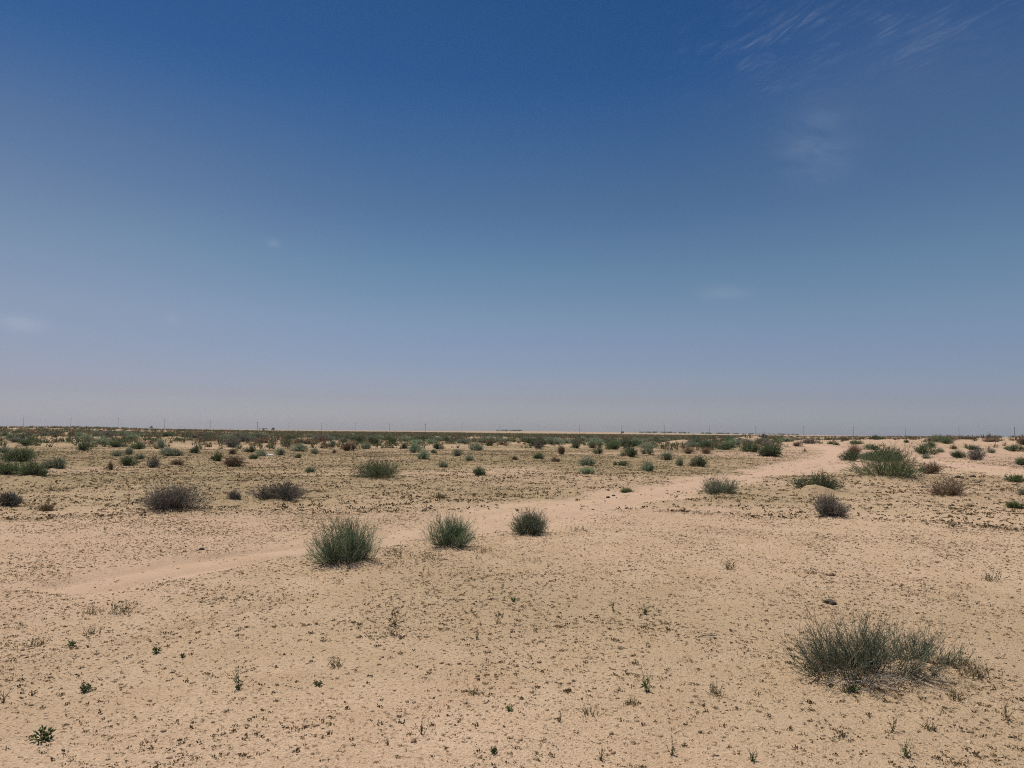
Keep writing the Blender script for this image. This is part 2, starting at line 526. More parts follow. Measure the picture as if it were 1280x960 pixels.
# px, base py, width px, height px, kind, label (pixels of the photograph)
SH = [
 (437, 713, 92, 62, 'green', 'bushy grey-green broom shrub beside the near edge of the track'),
 (560, 688, 62, 42, 'green', 'spiky green broom shrub on the track edge between two greyer shrubs'),
 (668, 672, 54, 34, 'grey', 'grey-green twiggy shrub where the bare track begins to widen'),
 (222, 643, 78, 36, 'purple', 'wide purple-grey dead shrub on the plain, largest of the dead ones'),
 (350, 628, 64, 25, 'purple', 'low blue-grey spreading shrub beyond the track, near the wide dead shrub'),
 (292, 627, 19, 14, 'purple', 'small dark dead shrub between two wide grey shrubs'),
 (480, 601, 72, 27, 'dense', 'dark green domed shrub alone in the middle of the plain'),
 (901, 619, 46, 25, 'grey', 'dark grey-green shrub on the far edge of the track'),
 (1018, 616, 56, 24, 'dense', 'low green shrub draped over a small sand mound'),
 (1040, 649, 38, 28, 'purple', 'sparse grey-brown dead shrub in open sand before the draped green one'),
 (1111, 601, 80, 40, 'dense', 'large green shrub mass on a sand hump, biggest on the rise'),
 (1110, 579, 40, 17, 'dense', 'dark crown of twigs just behind the large green shrub'),
 (1163, 593, 24, 14, 'brown', 'round dark brown dry shrub beside the large green shrub'),
 (1191, 622, 50, 22, 'brown', 'wide tangled tan-brown dry shrub in the open sand'),
 (1224, 577, 27, 14, 'purple', 'round purple-grey shrub on the pale sandy slope'),
 (1271, 604, 24, 9, 'fresh', 'bright green low plant by the pale road at the frame edge'),
 (1269, 636, 17, 9, 'fresh', 'small olive-green cushion plant at the frame edge below the bright green one'),
 (1278, 620, 10, 7, 'grey', 'small pale tuft between two bright green plants at the frame edge'),
 (30, 579, 44, 17, 'dense', 'bright top shrub of the green clump at the far left'),
 (10, 596, 38, 18, 'dense', 'dark green front shrub of the clump at the far left edge'),
 (42, 598, 30, 18, 'dense', 'dark front shrub at the inner end of the left clump'),
 (66, 587, 25, 13, 'grey', 'blue-grey shrub standing just outside the left clump'),
 (4, 567, 16, 7, 'grey', 'low dark shrub half cut by the frame edge above the left clump'),
 (9, 634, 26, 15, 'purple', 'grey dead shrub cut by the left frame edge'),
 (57, 640, 18, 9, 'straw', 'pale green-straw tuft near the dead shrub at the left edge'),
 (138, 588, 8, 11, 'brown', 'thin reddish upright dry stalks alone on the ochre plain'),
 (161, 583, 18, 13, 'dense', 'dark green round shrub at the left of a close pair'),
 (173, 575, 15, 7, 'grey', 'low shrub right behind the close pair'),
 (190, 586, 16, 14, 'purple', 'dark grey shrub at the right of a close pair'),
 (221, 582, 18, 8, 'brown', 'flat brown dry shrub below a long grey-green one'),
 (212, 571, 27, 10, 'grey', 'long grey-green shrub on a small sandy bank'),
 (160, 569, 12, 8, 'grey', 'small shrub above the close pair'),
 (146, 571, 13, 7, 'grey', 'small greenish shrub left of the close pair'),
 (106, 564, 15, 11, 'dense', 'upright dark green shrub on the ochre flat'),
 (173, 562, 18, 8, 'dense', 'dense dark shrub on the pale sand behind the close pair'),
 (127, 557, 17, 9, 'grey', 'tall grey-green shrub in the second row of the plain'),
 (147, 560, 22, 8, 'dense', 'wide dark shrub next to the tall grey-green one'),
 (201, 561, 14, 9, 'grey', 'leaning grey shrub above the long grey-green one'),
 (243, 567, 13, 8, 'dense', 'dark shrub with a pale stone under it'),
 (272, 577, 15, 11, 'fresh', 'lone leaf-green rounded shrub on the flat'),
 (294, 584, 28, 14, 'brown', 'wide brownish olive shrub at the edge of the sandy bank'),
 (291, 569, 11, 8, 'brown', 'small brown shrub behind the wide brownish olive one'),
 (312, 566, 16, 8, 'dense', 'dark shrub just left of the white scrap'),
 (317, 574, 12, 6, 'dense', 'flat green shrub below the dark one near the white scrap'),
 (326, 571, 16, 8, 'grey', 'grey-green shrub touching the white scrap on its near side'),
 (350, 570, 18, 9, 'grey', 'grey-green shrub touching the white scrap on its far side'),
 (372, 573, 9, 6, 'dense', 'little green shrub next along from the white scrap'),
 (388, 591, 15, 7, 'dense', 'flat low dark shrub before the white scrap'),
 (393, 568, 12, 7, 'grey', 'small grey shrub with a pale stone beside it'),
 (374, 565, 25, 9, 'grey', 'long low grey-green shrub behind the white scrap'),
 (357, 559, 12, 8, 'dense', 'dark round shrub two rows behind the white scrap'),
 (437, 564, 22, 10, 'brown', 'reddish brown wide dry shrub in the second row'),
 (418, 567, 5, 5, 'brown', 'tiny brown shrub standing apart before the reddish brown one'),
 (415, 560, 10, 8, 'grey', 'greenish shrub left of the reddish brown wide one'),
 (457, 562, 12, 8, 'grey', 'grey-green shrub right of the reddish brown wide one'),
 (506, 562, 9, 8, 'dense', 'dark green shrub left of the blue-green pair'),
 (519, 567, 17, 14, 'green', 'tall blue-green shrub at the back of the blue-green pair'),
 (528, 575, 17, 14, 'green', 'blue-green shrub at the front of the blue-green pair'),
 (542, 567, 9, 5, 'dense', 'small dark shrub beside the blue-green pair'),
 (548, 562, 14, 8, 'dense', 'dark green shrub behind the blue-green pair'),
 (554, 585, 15, 9, 'grey', 'thin grey-olive shrub in front of two pale shrubs'),
 (571, 571, 16, 8, 'grey', 'pale grey domed shrub, back one of two pale shrubs'),
 (586, 576, 16, 9, 'grey', 'olive-grey domed shrub, front one of two pale shrubs'),
 (599, 595, 16, 12, 'dense', 'neat round green shrub alone on the pinkish sand'),
 (596, 564, 22, 10, 'grey', 'wide grey-green shrub behind the two pale shrubs'),
 (612, 558, 11, 9, 'straw', 'straw-yellow dry clump among the dark far shrubs'),
 (627, 557, 13, 6, 'brown', 'reddish dry shrub next to the straw-yellow clump'),
 (550, 623, 18, 7, 'straw', 'low pale green-yellow tuft on the sand beyond the track'),
 (672, 563, 13, 15, 'purple', 'tall dark purple shrub in the second row'),
 (675, 574, 17, 8, 'dense', 'low dark green shrub with a brown neighbour'),
 (694, 578, 12, 7, 'brown', 'small pale brown shrub at the end of a low row'),
 (701, 569, 11, 12, 'brown', 'upright reddish brown shrub behind a low row'),
 (643, 575, 8, 5, 'brown', 'tiny reddish shrub on the pinkish sand'),
 (734, 594, 22, 10, 'green', 'front one of two rounded green shrubs in line'),
 (734, 583, 21, 12, 'grey', 'back one of two rounded green shrubs in line'),
 (784, 613, 19, 7, 'fresh', 'small flat leaf-green plant on the edge of the bare track'),
 (809, 590, 17, 14, 'green', 'upright green shrub with a straw skirt on the plain'),
 (779, 583, 15, 7, 'dense', 'low green shrub left of the upright green one'),
 (769, 582, 6, 5, 'dense', 'tiny green shrub left of a low green one'),
 (786, 572, 22, 12, 'dense', 'wide dark green shrub over a pale sand foot'),
 (809, 569, 18, 11, 'grey', 'grey-green shrub right beside the wide dark green one'),
 (834, 576, 20, 10, 'grey', 'long grey-green shrub sloping down to a second crown'),
 (850, 583, 12, 11, 'grey', 'blue-grey end crown under the long sloping shrub'),
 (873, 585, 20, 14, 'dense', 'rounded dark green shrub above the track'),
 (860, 568, 18, 8, 'brown', 'flat olive-brown shrub behind the rounded dark green one'),
 (883, 568, 13, 8, 'brown', 'dark brown shrub beside the flat olive-brown one'),
 (747, 568, 15, 8, 'dense', 'compact dark green shrub in the middle of the plain'),
 (766, 563, 19, 10, 'dense', 'large green shrub in the second row, above a compact one'),
 (720, 561, 14, 8, 'dense', 'dark shrub at the near edge of the dense far scrub'),
 (741, 561, 12, 7, 'brown', 'brown shrub at the near edge of the dense far scrub'),
 (904, 563, 17, 8, 'dense', 'wide green shrub below the pale sand hump'),
 (872, 558, 12, 9, 'dense', 'dark shrub between two pale sand humps'),
 (939, 566, 23, 11, 'dense', 'wide green shrub on a sandy foot near the track bend'),
 (962, 572, 25, 16, 'dense', 'big dark green shrub at the inside of the track bend'),
 (1062, 577, 22, 12, 'dense', 'front green shrub of the cluster behind the big mass'),
 (1090, 576, 30, 10, 'grey', 'long low green shrub joining the cluster to the big mass'),
 (1069, 569, 15, 11, 'brown', 'dark brown upright shrub inside the cluster behind the big mass'),
 (1088, 563, 17, 7, 'dense', 'flat dark shrub at the top of the cluster on the rise'),
 (1069, 556, 15, 5, 'dense', 'flat green shrub near the crest of the rise'),
 (1055, 551, 10, 4, 'brown', 'small dark bush on the skyline of the rise'),
 (1038, 556, 8, 4, 'dense', 'little dark bush between the track bend and the rise'),
 (1045, 557, 7, 4, 'dense', 'second little dark bush by the track bend'),
 (1096, 550, 17, 5, 'dense', 'long green bush just under the skyline'),
 (1157, 569, 22, 11, 'dense', 'green shrub pair on the pale slope'),
 (1163, 560, 15, 7, 'dense', 'upper green shrub just behind the pair on the pale slope'),
 (1157, 573, 12, 5, 'grey', 'pale low shrub at the foot of the pair on the pale slope'),
 (1174, 566, 12, 5, 'grey', 'flat shrub trailing from the pair on the pale slope'),
 (1198, 573, 15, 8, 'dense', 'neat green shrub left of the round purple-grey one'),
 (1216, 563, 16, 5, 'dense', 'flat green lens-shaped shrub on the pale slope'),
 (1192, 562, 9, 5, 'brown', 'small brown shrub on the pale slope'),
 (1239, 567, 10, 5, 'grey', 'faint grey shrub behind the round purple-grey one'),
 (1133, 554, 6, 4, 'dense', 'single dark dot bush high on the bare rise'),
 (1166, 549, 20, 4, 'brown', 'dark brown strip of bush along the skyline, nearest the bare rise'),
 (1185, 551, 26, 5, 'brown', 'dark strip of bush along the skyline, widest one'),
 (1211, 550, 16, 4, 'brown', 'dark strip of bush along the skyline after the widest'),
 (1236, 553, 18, 4, 'brown', 'low olive strip of bush under the skyline'),
 (1277, 557, 10, 9, 'brown', 'brown upright bush cut by the frame edge near the skyline'),
 (1272, 565, 19, 7, 'dense', 'wide dark green shrub at the frame edge on the slope'),
 (1261, 563, 9, 4, 'dense', 'small dark shrub left of the wide one at the frame edge'),
 (1275, 582, 14, 8, 'dense', 'green shrub at the frame edge above the pale road'),
]
VOLS = []


def prep(px, py, w, h):
    c = at(px, py)
    dist = math.hypot(*c)
    if px > 1030 and dist > 150:
        c = c / dist * (118 + (px * 7) % 22)
        dist = math.hypot(*c)
    wm, hm = w * dist / F0, h * dist / F0 * (.86 if dist < 45 else .95)
    u = c / dist
    return c + u * min(.3 * wm, 3.0), dist, wm, hm


placed = []
for px, py, w, h, kind, label in SH:
    c, dist, wm, hm = prep(px, py, w, h)
    placed.append((c, dist, wm, hm))
    MOUNDS.append((c[0], c[1], .55 * wm, .5 * wm, min(.16 * hm, .25)))
# the large near broom stands behind its own small hump of blown sand
bigc = at(1078, 851)
big2 = at(1157, 834)
MOUNDS += [(*(at(1146, 850)), .20, .14, .11), (bigc[0], bigc[1] + .1, .45, .3, .05), (*(at(1205, 832)), .2, .2, .05)]
for px, py, wx, hh in [(905, 552, 60, .8), (935, 553, 50, 1.0), (1110, 598, 40, .25), (1020, 617, 34, .2), (850, 556, 45, .7), (40, 604, 60, .18), (215, 576, 30, .15), (1010, 552, 30, .4)]:
    c = at(px, py)
    s = wx * math.hypot(*c) / F0
    MOUNDS.append((c[0], c[1], s * .6, s * .45, hh))

# far shrubs that still read one by one
far = []
tries = np.random.default_rng(11)
PL = np.array([p[0] for p in placed])
while len(far) < 200:
    az = R(tries.uniform(-39, 39))
    r = math.sqrt(tries.uniform(66 ** 2, 150 ** 2))
    x, y = r * math.sin(az), r * math.cos(az)
    dens = 1.0
    if az > R(19):
        dens = .16
    if az < R(-27):
        dens = .6
    if r < 85:
        dens *= .4
    if tries.random() > dens * (.45 + 1.6 * max(0, fbm(np.array(x / 22.), np.array(y / 22.), 71, 2) + .35)):
        continue
    if np.min(np.hypot(PL[:, 0] - x, PL[:, 1] - y)) < 4.0 or float(track_d(np.array([x]), np.array([y]))[0]) < 1.6:
        continue
    if far and min(math.hypot(x - q[0], y - q[1]) for q in far) < 2.2:
        continue
    far.append((x, y, r, max(.8, tries.uniform(1.0, 2.3) * (1 + .25 * tries.normal())), tries.uniform(.45, .9)))
for x, y, r, w, h in far:
    MOUNDS.append((x, y, .6 * w, .55 * w, .14))

# ------------------------------------------------------------------ ground sheet and dirt track
FRONT = np.radians(np.linspace(-52, 52, 620))
BACK = np.radians(np.linspace(52, 308, 64))[1:-1]
AZ = np.concatenate([FRONT, BACK])
rs = [0.4]
while rs[-1] < 5200:
    r = rs[-1]
    rs.append(r * (1.03 if r < 2.2 else 1.0065 if r < 30 else 1.009 if r < 160 else 1.03))
RS = np.array(rs)
RR, AA = np.meshgrid(RS, AZ, indexing='ij')
X, Y = RR * np.sin(AA), RR * np.cos(AA)
Z = ground_h(X, Y)
nr, na = X.shape
V = np.stack([X, Y, Z], -1).reshape(-1, 3)
V = np.concatenate([V, [[0, 0, 0]]])
idx = np.arange(nr * na).reshape(nr, na)
nxt = np.roll(idx, -1, axis=1)
Fq = np.stack([idx[:-1], idx[1:], nxt[1:], nxt[:-1]], -1).reshape(-1, 4)
xf, yf, rf = V[:, 0], V[:, 1], np.hypot(V[:, 0], V[:, 1])
azf = np.degrees(np.arctan2(xf, yf))
trk = track_mask(xf, yf)


def veg_at(x, y):
    r = np.hypot(x, y)
    az = np.degrees(np.arctan2(x, y))
    v = .84 * sstep(9, 24, r) * (1 - .2 * sstep(90, 200, r)) + 1.1 * fbm(x / 6., y / 6., 51, 4) + .45 * vnoise(x / 26, y / 26, 52)
    v = v * (1 - .75 * sstep(12, 26, az) * sstep(18, 40, r)) * (1 - .8 * sstep(-24, -32, az) * sstep(120, 200, r))
    return np.clip(v, 0, 1)


veg = veg_at(xf, yf) * (1 - trk)
pink = np.clip(.15 + .9 * fbm(xf / 9., yf / 9., 61, 3) + .5 * sstep(12, 24, azf) * sstep(25, 60, rf) + .25 * sstep(200, 600, rf), 0, 1)
ft = trk[Fq].mean(1) > .5
fan = np.stack([np.full(na, nr * na), idx[0], nxt[0], nxt[0]], -1)


def sub(faces):
    u, inv = np.unique(faces, return_inverse=True)
    return u, inv.reshape(faces.shape)


for nm, fc in (('desert_ground', Fq[~ft]), ('dirt_track', Fq[ft])):
    u, f = sub(fc)
    me = mesh(nm, V[u], f, None, M['sand'], True, dict(track=trk[u], veg=veg[u], pink=pink[u]))
    tag(obj(nm, me), kind='structure')

# ------------------------------------------------------------------ place the shrubs
for i, ((px, py, w, h, kind, label), (c, dist, wm, hm)) in enumerate(zip(SH, placed)):
    z = gh(*c) - .01
    if w >= 24 and dist < 60:
        sides = 3 if dist < 20 else 2
        px_m = dist / F0
        scale = 1.0 if dist < 18 else 1.0
        o = shrub_thing(NAME_OF[kind], kind, wm, wm * .85, hm, 1000 + i, sides=sides, n=int(TYPES[kind]['n'] * (1.5 if dist < 12 else 1.0 + .2 * (wm > 1.6))),
                        rad=max(TYPES[kind]['rad'] * .85, px_m * .20), leafsize=max(.022, px_m * 1.1), leaf=min(TYPES[kind]['leaf'], 6 if kind == 'dense' else 4), clumps=10 if wm > 1 else 8)
    else:
        s_me, f_me = lib(kind, i % 4)
        o = obj(NAME_OF[kind], None)
        obj('woody_stems', s_me, o)
        obj('foliage', f_me, o)
        o.scale = (wm * 1.05, wm * .9, hm * 1.08)
        o.rotation_euler = (0, 0, (i * 1.7) % 6.28)
    o.location = (c[0], c[1], z)
    tag(o, label, 'shrub' if kind not in ('fresh', 'straw') else 'plant')

kinds = ['dense', 'grey', 'brown', 'dense', 'grey', 'purple', 'purple', 'green']
FARNAME = 'far_shrub'
FARLAB = {'dense': 'small dark green shrub in the scattered far scrub below the skyline', 'green': 'small dark green shrub in the scattered far scrub below the skyline',
          'grey': 'small grey-green shrub in the scattered far scrub below the skyline',
          'brown': 'small brown dry shrub in the scattered far scrub below the skyline', 'purple': 'small greyish dead shrub in the scattered far scrub below the skyline'}
FARGRP = {'dense': 'dark green far shrubs', 'green': 'dark green far shrubs', 'grey': 'grey-green far shrubs', 'brown': 'brown far shrubs', 'purple': 'greyish dead far shrubs'}
for j, (x, y, r, w, h) in enumerate(far):
    k = kinds[(j * 5) % 8]
    o = obj(FARNAME, lib(k, j % 4)[1], None, (x, y, gh(x, y) - .02))
    o.scale = (w * 1.1, w, h * 1.1)
    o.rotation_euler = (0, 0, j * 2.1)
    tag(o, FARLAB[k], 'shrub', FARGRP[k])

# the near broom: two root stocks of one plant on its hump, each stem a fine tube
rgb = np.random.default_rng(4242)
bx, by = bigc
e = obj('broom_shrub', None, None, (bx, by, gh(bx, by) - .01))
tag(e, 'large wiry grey-green broom bush on a small sand hump in front', 'shrub')
pxm = math.hypot(bx, by) / F0
s1, f1 = shrub_geo('grey', 152 * pxm, .56, 63 * pxm, rgb, n=620, br=4, rad=.0021, leaf=0, clumps=11, core=.8, dome=False)
obj('woody_stems', s1.build('woody_stems', M['wood']), e)
obj('twigs', f1.build('twigs', M['grey']), e)
s2, f2 = shrub_geo('grey', 98 * pxm, .30, 50 * pxm, rgb, n=280, br=3, rad=.0020, leaf=0, clumps=6, core=.95, dome=False)
off = (big2[0] - bx, big2[1] - by + .05, gh(*big2) - gh(bx, by))
v, f, t = f2.arrays()
obj('side_twigs', mesh('side_twigs', v + np.array(off), f, t, M['grey']), e)
# bleached dead twigs lying at its foot
dg = Geo()
n = 34
st = np.stack([rgb.normal(-.07, .09, n), rgb.normal(-.20, .05, n), rgb.uniform(.0, .05, n)], -1)
dd = unit(np.stack([rgb.normal(.0, 1, n), rgb.normal(-.35, .4, n), rgb.normal(.18, .25, n)], -1))
Pd = np.zeros((n, 5, 3))
Pd[:, 0] = st
for k in range(1, 5):
    Pd[:, k] = Pd[:, k - 1] + dd * rgb.uniform(.03, .075, (n, 1))
    dd = unit(dd + rgb.normal(size=(n, 3)) * .28)
Pd[:, :, 2] = np.maximum(Pd[:, :, 2], .008)
tubes(dg, Pd, np.full((n, 5), .0022) * np.linspace(1, .5, 5), rgb.uniform(.55, 1, n), 3, rgb)
obj('dead_twigs', dg.build('dead_twigs', M['wood']), e)
# brown leafy skirt on the hump
sk = Geo()
n = 420
a = rgb.random(n) * 6.28
q = np.sqrt(rgb.random(n))
cxy = np.stack([.06 + np.cos(a) * q * .20 + rgb.normal(size=n) * .03, -.16 + np.sin(a) * q * .13], -1)
zz = ground_h(cxy[:, 0] + bx, cxy[:, 1] + by) - gh(bx, by) + .01 + rgb.uniform(0, .05, n) * (1 - q)
leaves(sk, np.column_stack([cxy, zz]), unit(rgb.normal(size=(n, 3)) + np.array([0, 0, .9])), rgb.uniform(.012, .03, n), rgb.uniform(.004, .008, n), rgb.random(n), rgb)
obj('dry_leaves', sk.build('dry_leaves', M['brown']), e)

# ------------------------------------------------------------------ scrub beyond counting, up to the far plain
def scatter(temps, x, y, sx, sz, rot, ti, tone_add=None, sink=.0):
    """copies of small template meshes merged into one; temps: list of (v,f,t)"""
    vs, fs, ts, n0 = [], [], [], 0
    z = ground_h(x, y) - sink
    for k, (v, f, t) in enumerate(temps):
        m = np.nonzero(ti == k)[0]
        if not len(m):
            continue
        c, s = np.cos(rot[m])[:, None], np.sin(rot[m])[:, None]
        vx = (v[None, :, 0] * c - v[None, :, 1] * s) * sx[m][:, None] + x[m][:, None]
        vy = (v[None, :, 0] * s + v[None, :, 1] * c) * sx[m][:, None] + y[m][:, None]
        vz = v[None, :, 2] * sz[m][:, None] + z[m][:, None]
        tt = np.broadcast_to(t[None], (len(m), len(t)))
        if tone_add is not None:
            tt = np.clip(tt + tone_add[m][:, None], 0, 1)
        vs.append(np.stack([vx, vy, vz], -1).reshape(-1, 3))
        fs.append((f[None] + (np.arange(len(m)) * len(v))[:, None, None]).reshape(-1, f.shape[1]) + n0)
        ts.append(tt.reshape(-1))
        n0 += len(m) * len(v)
    return np.concatenate(vs), np.concatenate(fs), np.concatenate(ts)


rs_ = np.random.default_rng(77)
N = 72000
az = np.radians(rs_.uniform(-50, 50, N))
r = (rs_.uniform(70 ** 1.3, 1000 ** 1.3, N)) ** (1 / 1.3)
x, y = r * np.sin(az), r * np.cos(az)
keep = (.55 + 1.9 * np.maximum(0, fbm(x / 26, y / 26, 72, 3) + .25)) * (.45 + .55 * sstep(75, 110, r))
azd = np.degrees(az)
keep = keep * np.where(azd > 20, .18, 1) * np.where((azd < -24) & (r > 200), .5, 1) * (1 - .9 * sstep(520, 800, r) * sstep(-14, 0, azd)) * (1 - .85 * sstep(230, 480, r) * sstep(0, -14, azd)) * (track_d(x, y) > 1.5)
k = rs_.random(N) < keep
x, y, r = x[k], y[k], r[k]
N = len(x)
tv = []
for s in range(6):
    rg = np.random.default_rng(900 + s)
    _, f_ = shrub_geo(['dense', 'grey', 'green'][s % 3], 1, 1, 1, rg, n=16, br=2, rad=.05, sides=2, leaf=1, leafsize=.2, clumps=4)
    tv.append(f_.arrays())
ti = rs_.integers(0, 6, N)
grp = rs_.random(N)
for nm, lo, hi, mt, lab in (('far_scrub', 0, .62, 'dense', 'dark green scrub massed along the far plain'), ('dry_far_scrub', .62, 1.01, 'brown', 'brown and grey dry scrub mixed through the far plain')):
    q = (grp >= lo) & (grp < hi)
    v, f, t = scatter(tv, x[q], y[q], rs_.uniform(.55, 1., q.sum()) * (1 + 1.1 * sstep(100, 200, r[q])), rs_.uniform(.35, .6, q.sum()) * (1 + .45 * sstep(100, 200, r[q])), rs_.random(q.sum()) * 6.28, ti[q], rs_.normal(0, .12, q.sum()), .03)
    tag(obj(nm, mesh(nm, v, f, t, M[mt])), lab, 'scrub', None, 'stuff')

# ------------------------------------------------------------------ ground cover: seedlings, dry grass, clods
def seedling(rg, n, r_, h_, wd):
    g = Geo()
    a = rg.random(n) * 6.28
    el = rg.uniform(.1, 1.3, n)
    A = np.stack([np.cos(a) * np.cos(el), np.sin(a) * np.cos(el), np.sin(el)], -1)
    C = np.stack([rg.normal(size=n) * r_ * .45, rg.normal(size=n) * r_ * .45, rg.random(n) * h_ * .3], -1)
    leaves(g, C, A, h_ * rg.uniform(.5, 1.1, n), wd * rg.uniform(.6, 1.2, n), np.clip(rg.normal(.4, .22, n), 0, 1), rg)
    return g.arrays()


def sector(n, r0, r1, half, rg, power=2.0):
    az = np.radians(rg.uniform(-half, half, n))
    rr = (rg.random(n) * (r1 ** power - r0 ** power) + r0 ** power) ** (1 / power)
    return rr * np.sin(az), rr * np.cos(az), rr


rg = np.random.default_rng(5)
ST = [seedling(rg, 9, .9, .8, .5) for _ in range(10)]
STL = [seedling(rg, 5, .8, .9, .6) for _ in range(6)]


def cover(name, label, mat, temps, n, r0, r1, half, smin, smax, hr, dens, power=2.0):
    x, y, r = sector(n, r0, r1, half, rg, power)
    k = rg.random(n) < dens(x, y, r) * (1 - .93 * track_mask(x, y))
    x, y, r = x[k], y[k], r[k]
    n = len(x)
    s = smin * (smax / smin) ** (rg.random(n) ** 1.9)
    v, f, t = scatter(temps, x, y, s, s * rg.uniform(*hr, n), rg.random(n) * 6.28, rg.integers(0, len(temps), n), rg.normal(0, .16, n), .001)
    tag(obj(name, mesh(name, v, f, t, M[mat])), label, 'ground cover', None, 'stuff')
    return n


patch = lambda x, y, r: np.clip(.45 + .9 * fbm(x / .9, y / .9, 81, 4) + .4 * vnoise(x / 5, y / 5, 82), .10, 1)
n1 = cover('seedlings', 'tiny dark dry seedlings peppering the bare sand', 'litter', ST, 240000, 1.5, 16, 50, .0055, .0245, (.4, 1.2), patch)
n2 = cover('far_seedlings', 'dark specks of dry seedlings over the open plain', 'litter', STL, 260000, 15, 70, 46, .014, .075, (.4, 1.1), patch, 1.2)
n3 = cover('plant_litter', 'scraps of dead stalk and leaf strewn over the sand', 'olive', STL, 80000, 1.5, 13, 50, .005, .015, (.3, .9), lambda x, y, r: np.clip(.6 + .9 * fbm(x / .6, y / .6, 83, 3), .1, 1))
vp = lambda x, y, r: np.clip(veg_at(x, y) ** 1.3, 0, 1)
GB = []
for s in range(6):
    g = Geo()
    n = 12
    a = rg.random(n) * 6.28
    el = rg.uniform(.5, 1.5, n)
    A = np.stack([np.cos(a) * np.cos(el), np.sin(a) * np.cos(el), np.sin(el)], -1)
    leaves(g, np.stack([rg.normal(size=n) * .5, rg.normal(size=n) * .5, 0 * a], -1), A, rg.uniform(.5, 1.1, n), .075, np.clip(rg.normal(.5, .25, n), 0, 1), rg)
    GB.append(g.arrays())
n4 = cover('dry_grass', 'short dry yellowish grass in patches over the plain', 'straw', GB, 110000, 8, 95, 46, .03, .11, (.5, 1.1), lambda x, y, r: vp(x, y, r) * .8, 1.5)
n5 = cover('olive_weeds', 'low olive annual weeds carpeting parts of the plain', 'olive', GB, 110000, 8, 110, 46, .03, .10, (.3, .8), vp, 1.5)

bx_, by_ = [], []
for (c, dist, wm_, hm_) in placed:
    if dist < 45:
        m = int(140 + 120 * wm_)
        a = rg.random(m) * 6.28
        q = np.abs(rg.normal(size=m)) * .42 + .1
        bx_.append(c[0] + np.cos(a) * q * wm_ + .12 * wm_)
        by_.append(c[1] + np.sin(a) * q * wm_ * .9)
for c, w_, m in ((bigc, .5, 420), (big2, .3, 160), (at(1190, 858), .22, 90), (at(1216, 842), .12, 90)):
    bx_.append(c[0] + rg.normal(size=m) * w_ * .6)
    by_.append(c[1] + rg.normal(size=m) * w_ * .45)
bx_, by_ = np.concatenate(bx_), np.concatenate(by_)
n = len(bx_)
half = rg.random(n) < .5
sz = rg.uniform(.010, .032, n)
for nm, mt, q, lab in (('fallen_twigs', 'brown', half, 'fallen brown twigs and leaf litter under the shrubs'), ('straw_litter', 'straw', ~half, 'short pale straw standing round the feet of the shrubs')):
    v, f, t = scatter(GB, bx_[q], by_[q], sz[q], sz[q] * rg.uniform(.3, 1.1, q.sum()), rg.random(q.sum()) * 6.28, rg.integers(0, len(GB), q.sum()), rg.normal(0, .2, q.sum()), .001)
    tag(obj(nm, mesh(nm, v, f, t, M[mt])), lab, 'plant litter', None, 'stuff')

ico = np.array([[0, 0, 1], [.89, 0, .45], [.28, .85, .45], [-.72, .53, .45], [-.72, -.53, .45], [.28, -.85, .45], [.72, .53, -.45], [-.28, .85, -.45], [-.89, 0, -.45], [-.28, -.85, -.45], [.72, -.53, -.45], [0, 0, -1]])
icf = np.array([[0, 1, 2], [0, 2, 3], [0, 3, 4], [0, 4, 5], [0, 5, 1], [1, 6, 2], [2, 6, 7], [2, 7, 3], [3, 7, 8], [3, 8, 4], [4, 8, 9], [4, 9, 5], [5, 9, 10], [5, 10, 1], [1, 10, 6]])
CT = [(ico * rg.uniform(.6, 1.25, (12, 1)) * np.array([1, .8, .6]), icf, np.full(12, .6)) for _ in range(8)]
x, y, r = sector(40000, 1.5, 15, 50, rg)
k = rg.random(len(x)) < np.clip(.5 + 1.2 * fbm(x / .8, y / .8, 85, 3), .05, 1) * (1 - .8 * track_mask(x, y))
x, y = x[k], y[k]
n = len(x)
s = .0042 * (5.0 ** (rg.random(n) ** 2.4))
v, f, t = scatter(CT, x, y, s, s, rg.random(n) * 6.28, rg.integers(0, 8, n), rg.normal(0, .22, n), 0)
tag(obj('pebbles', mesh('pebbles', v, f, t, M['clod'])), 'small clods and grit scattered over the sand crust', 'grit', None, 'stuff')

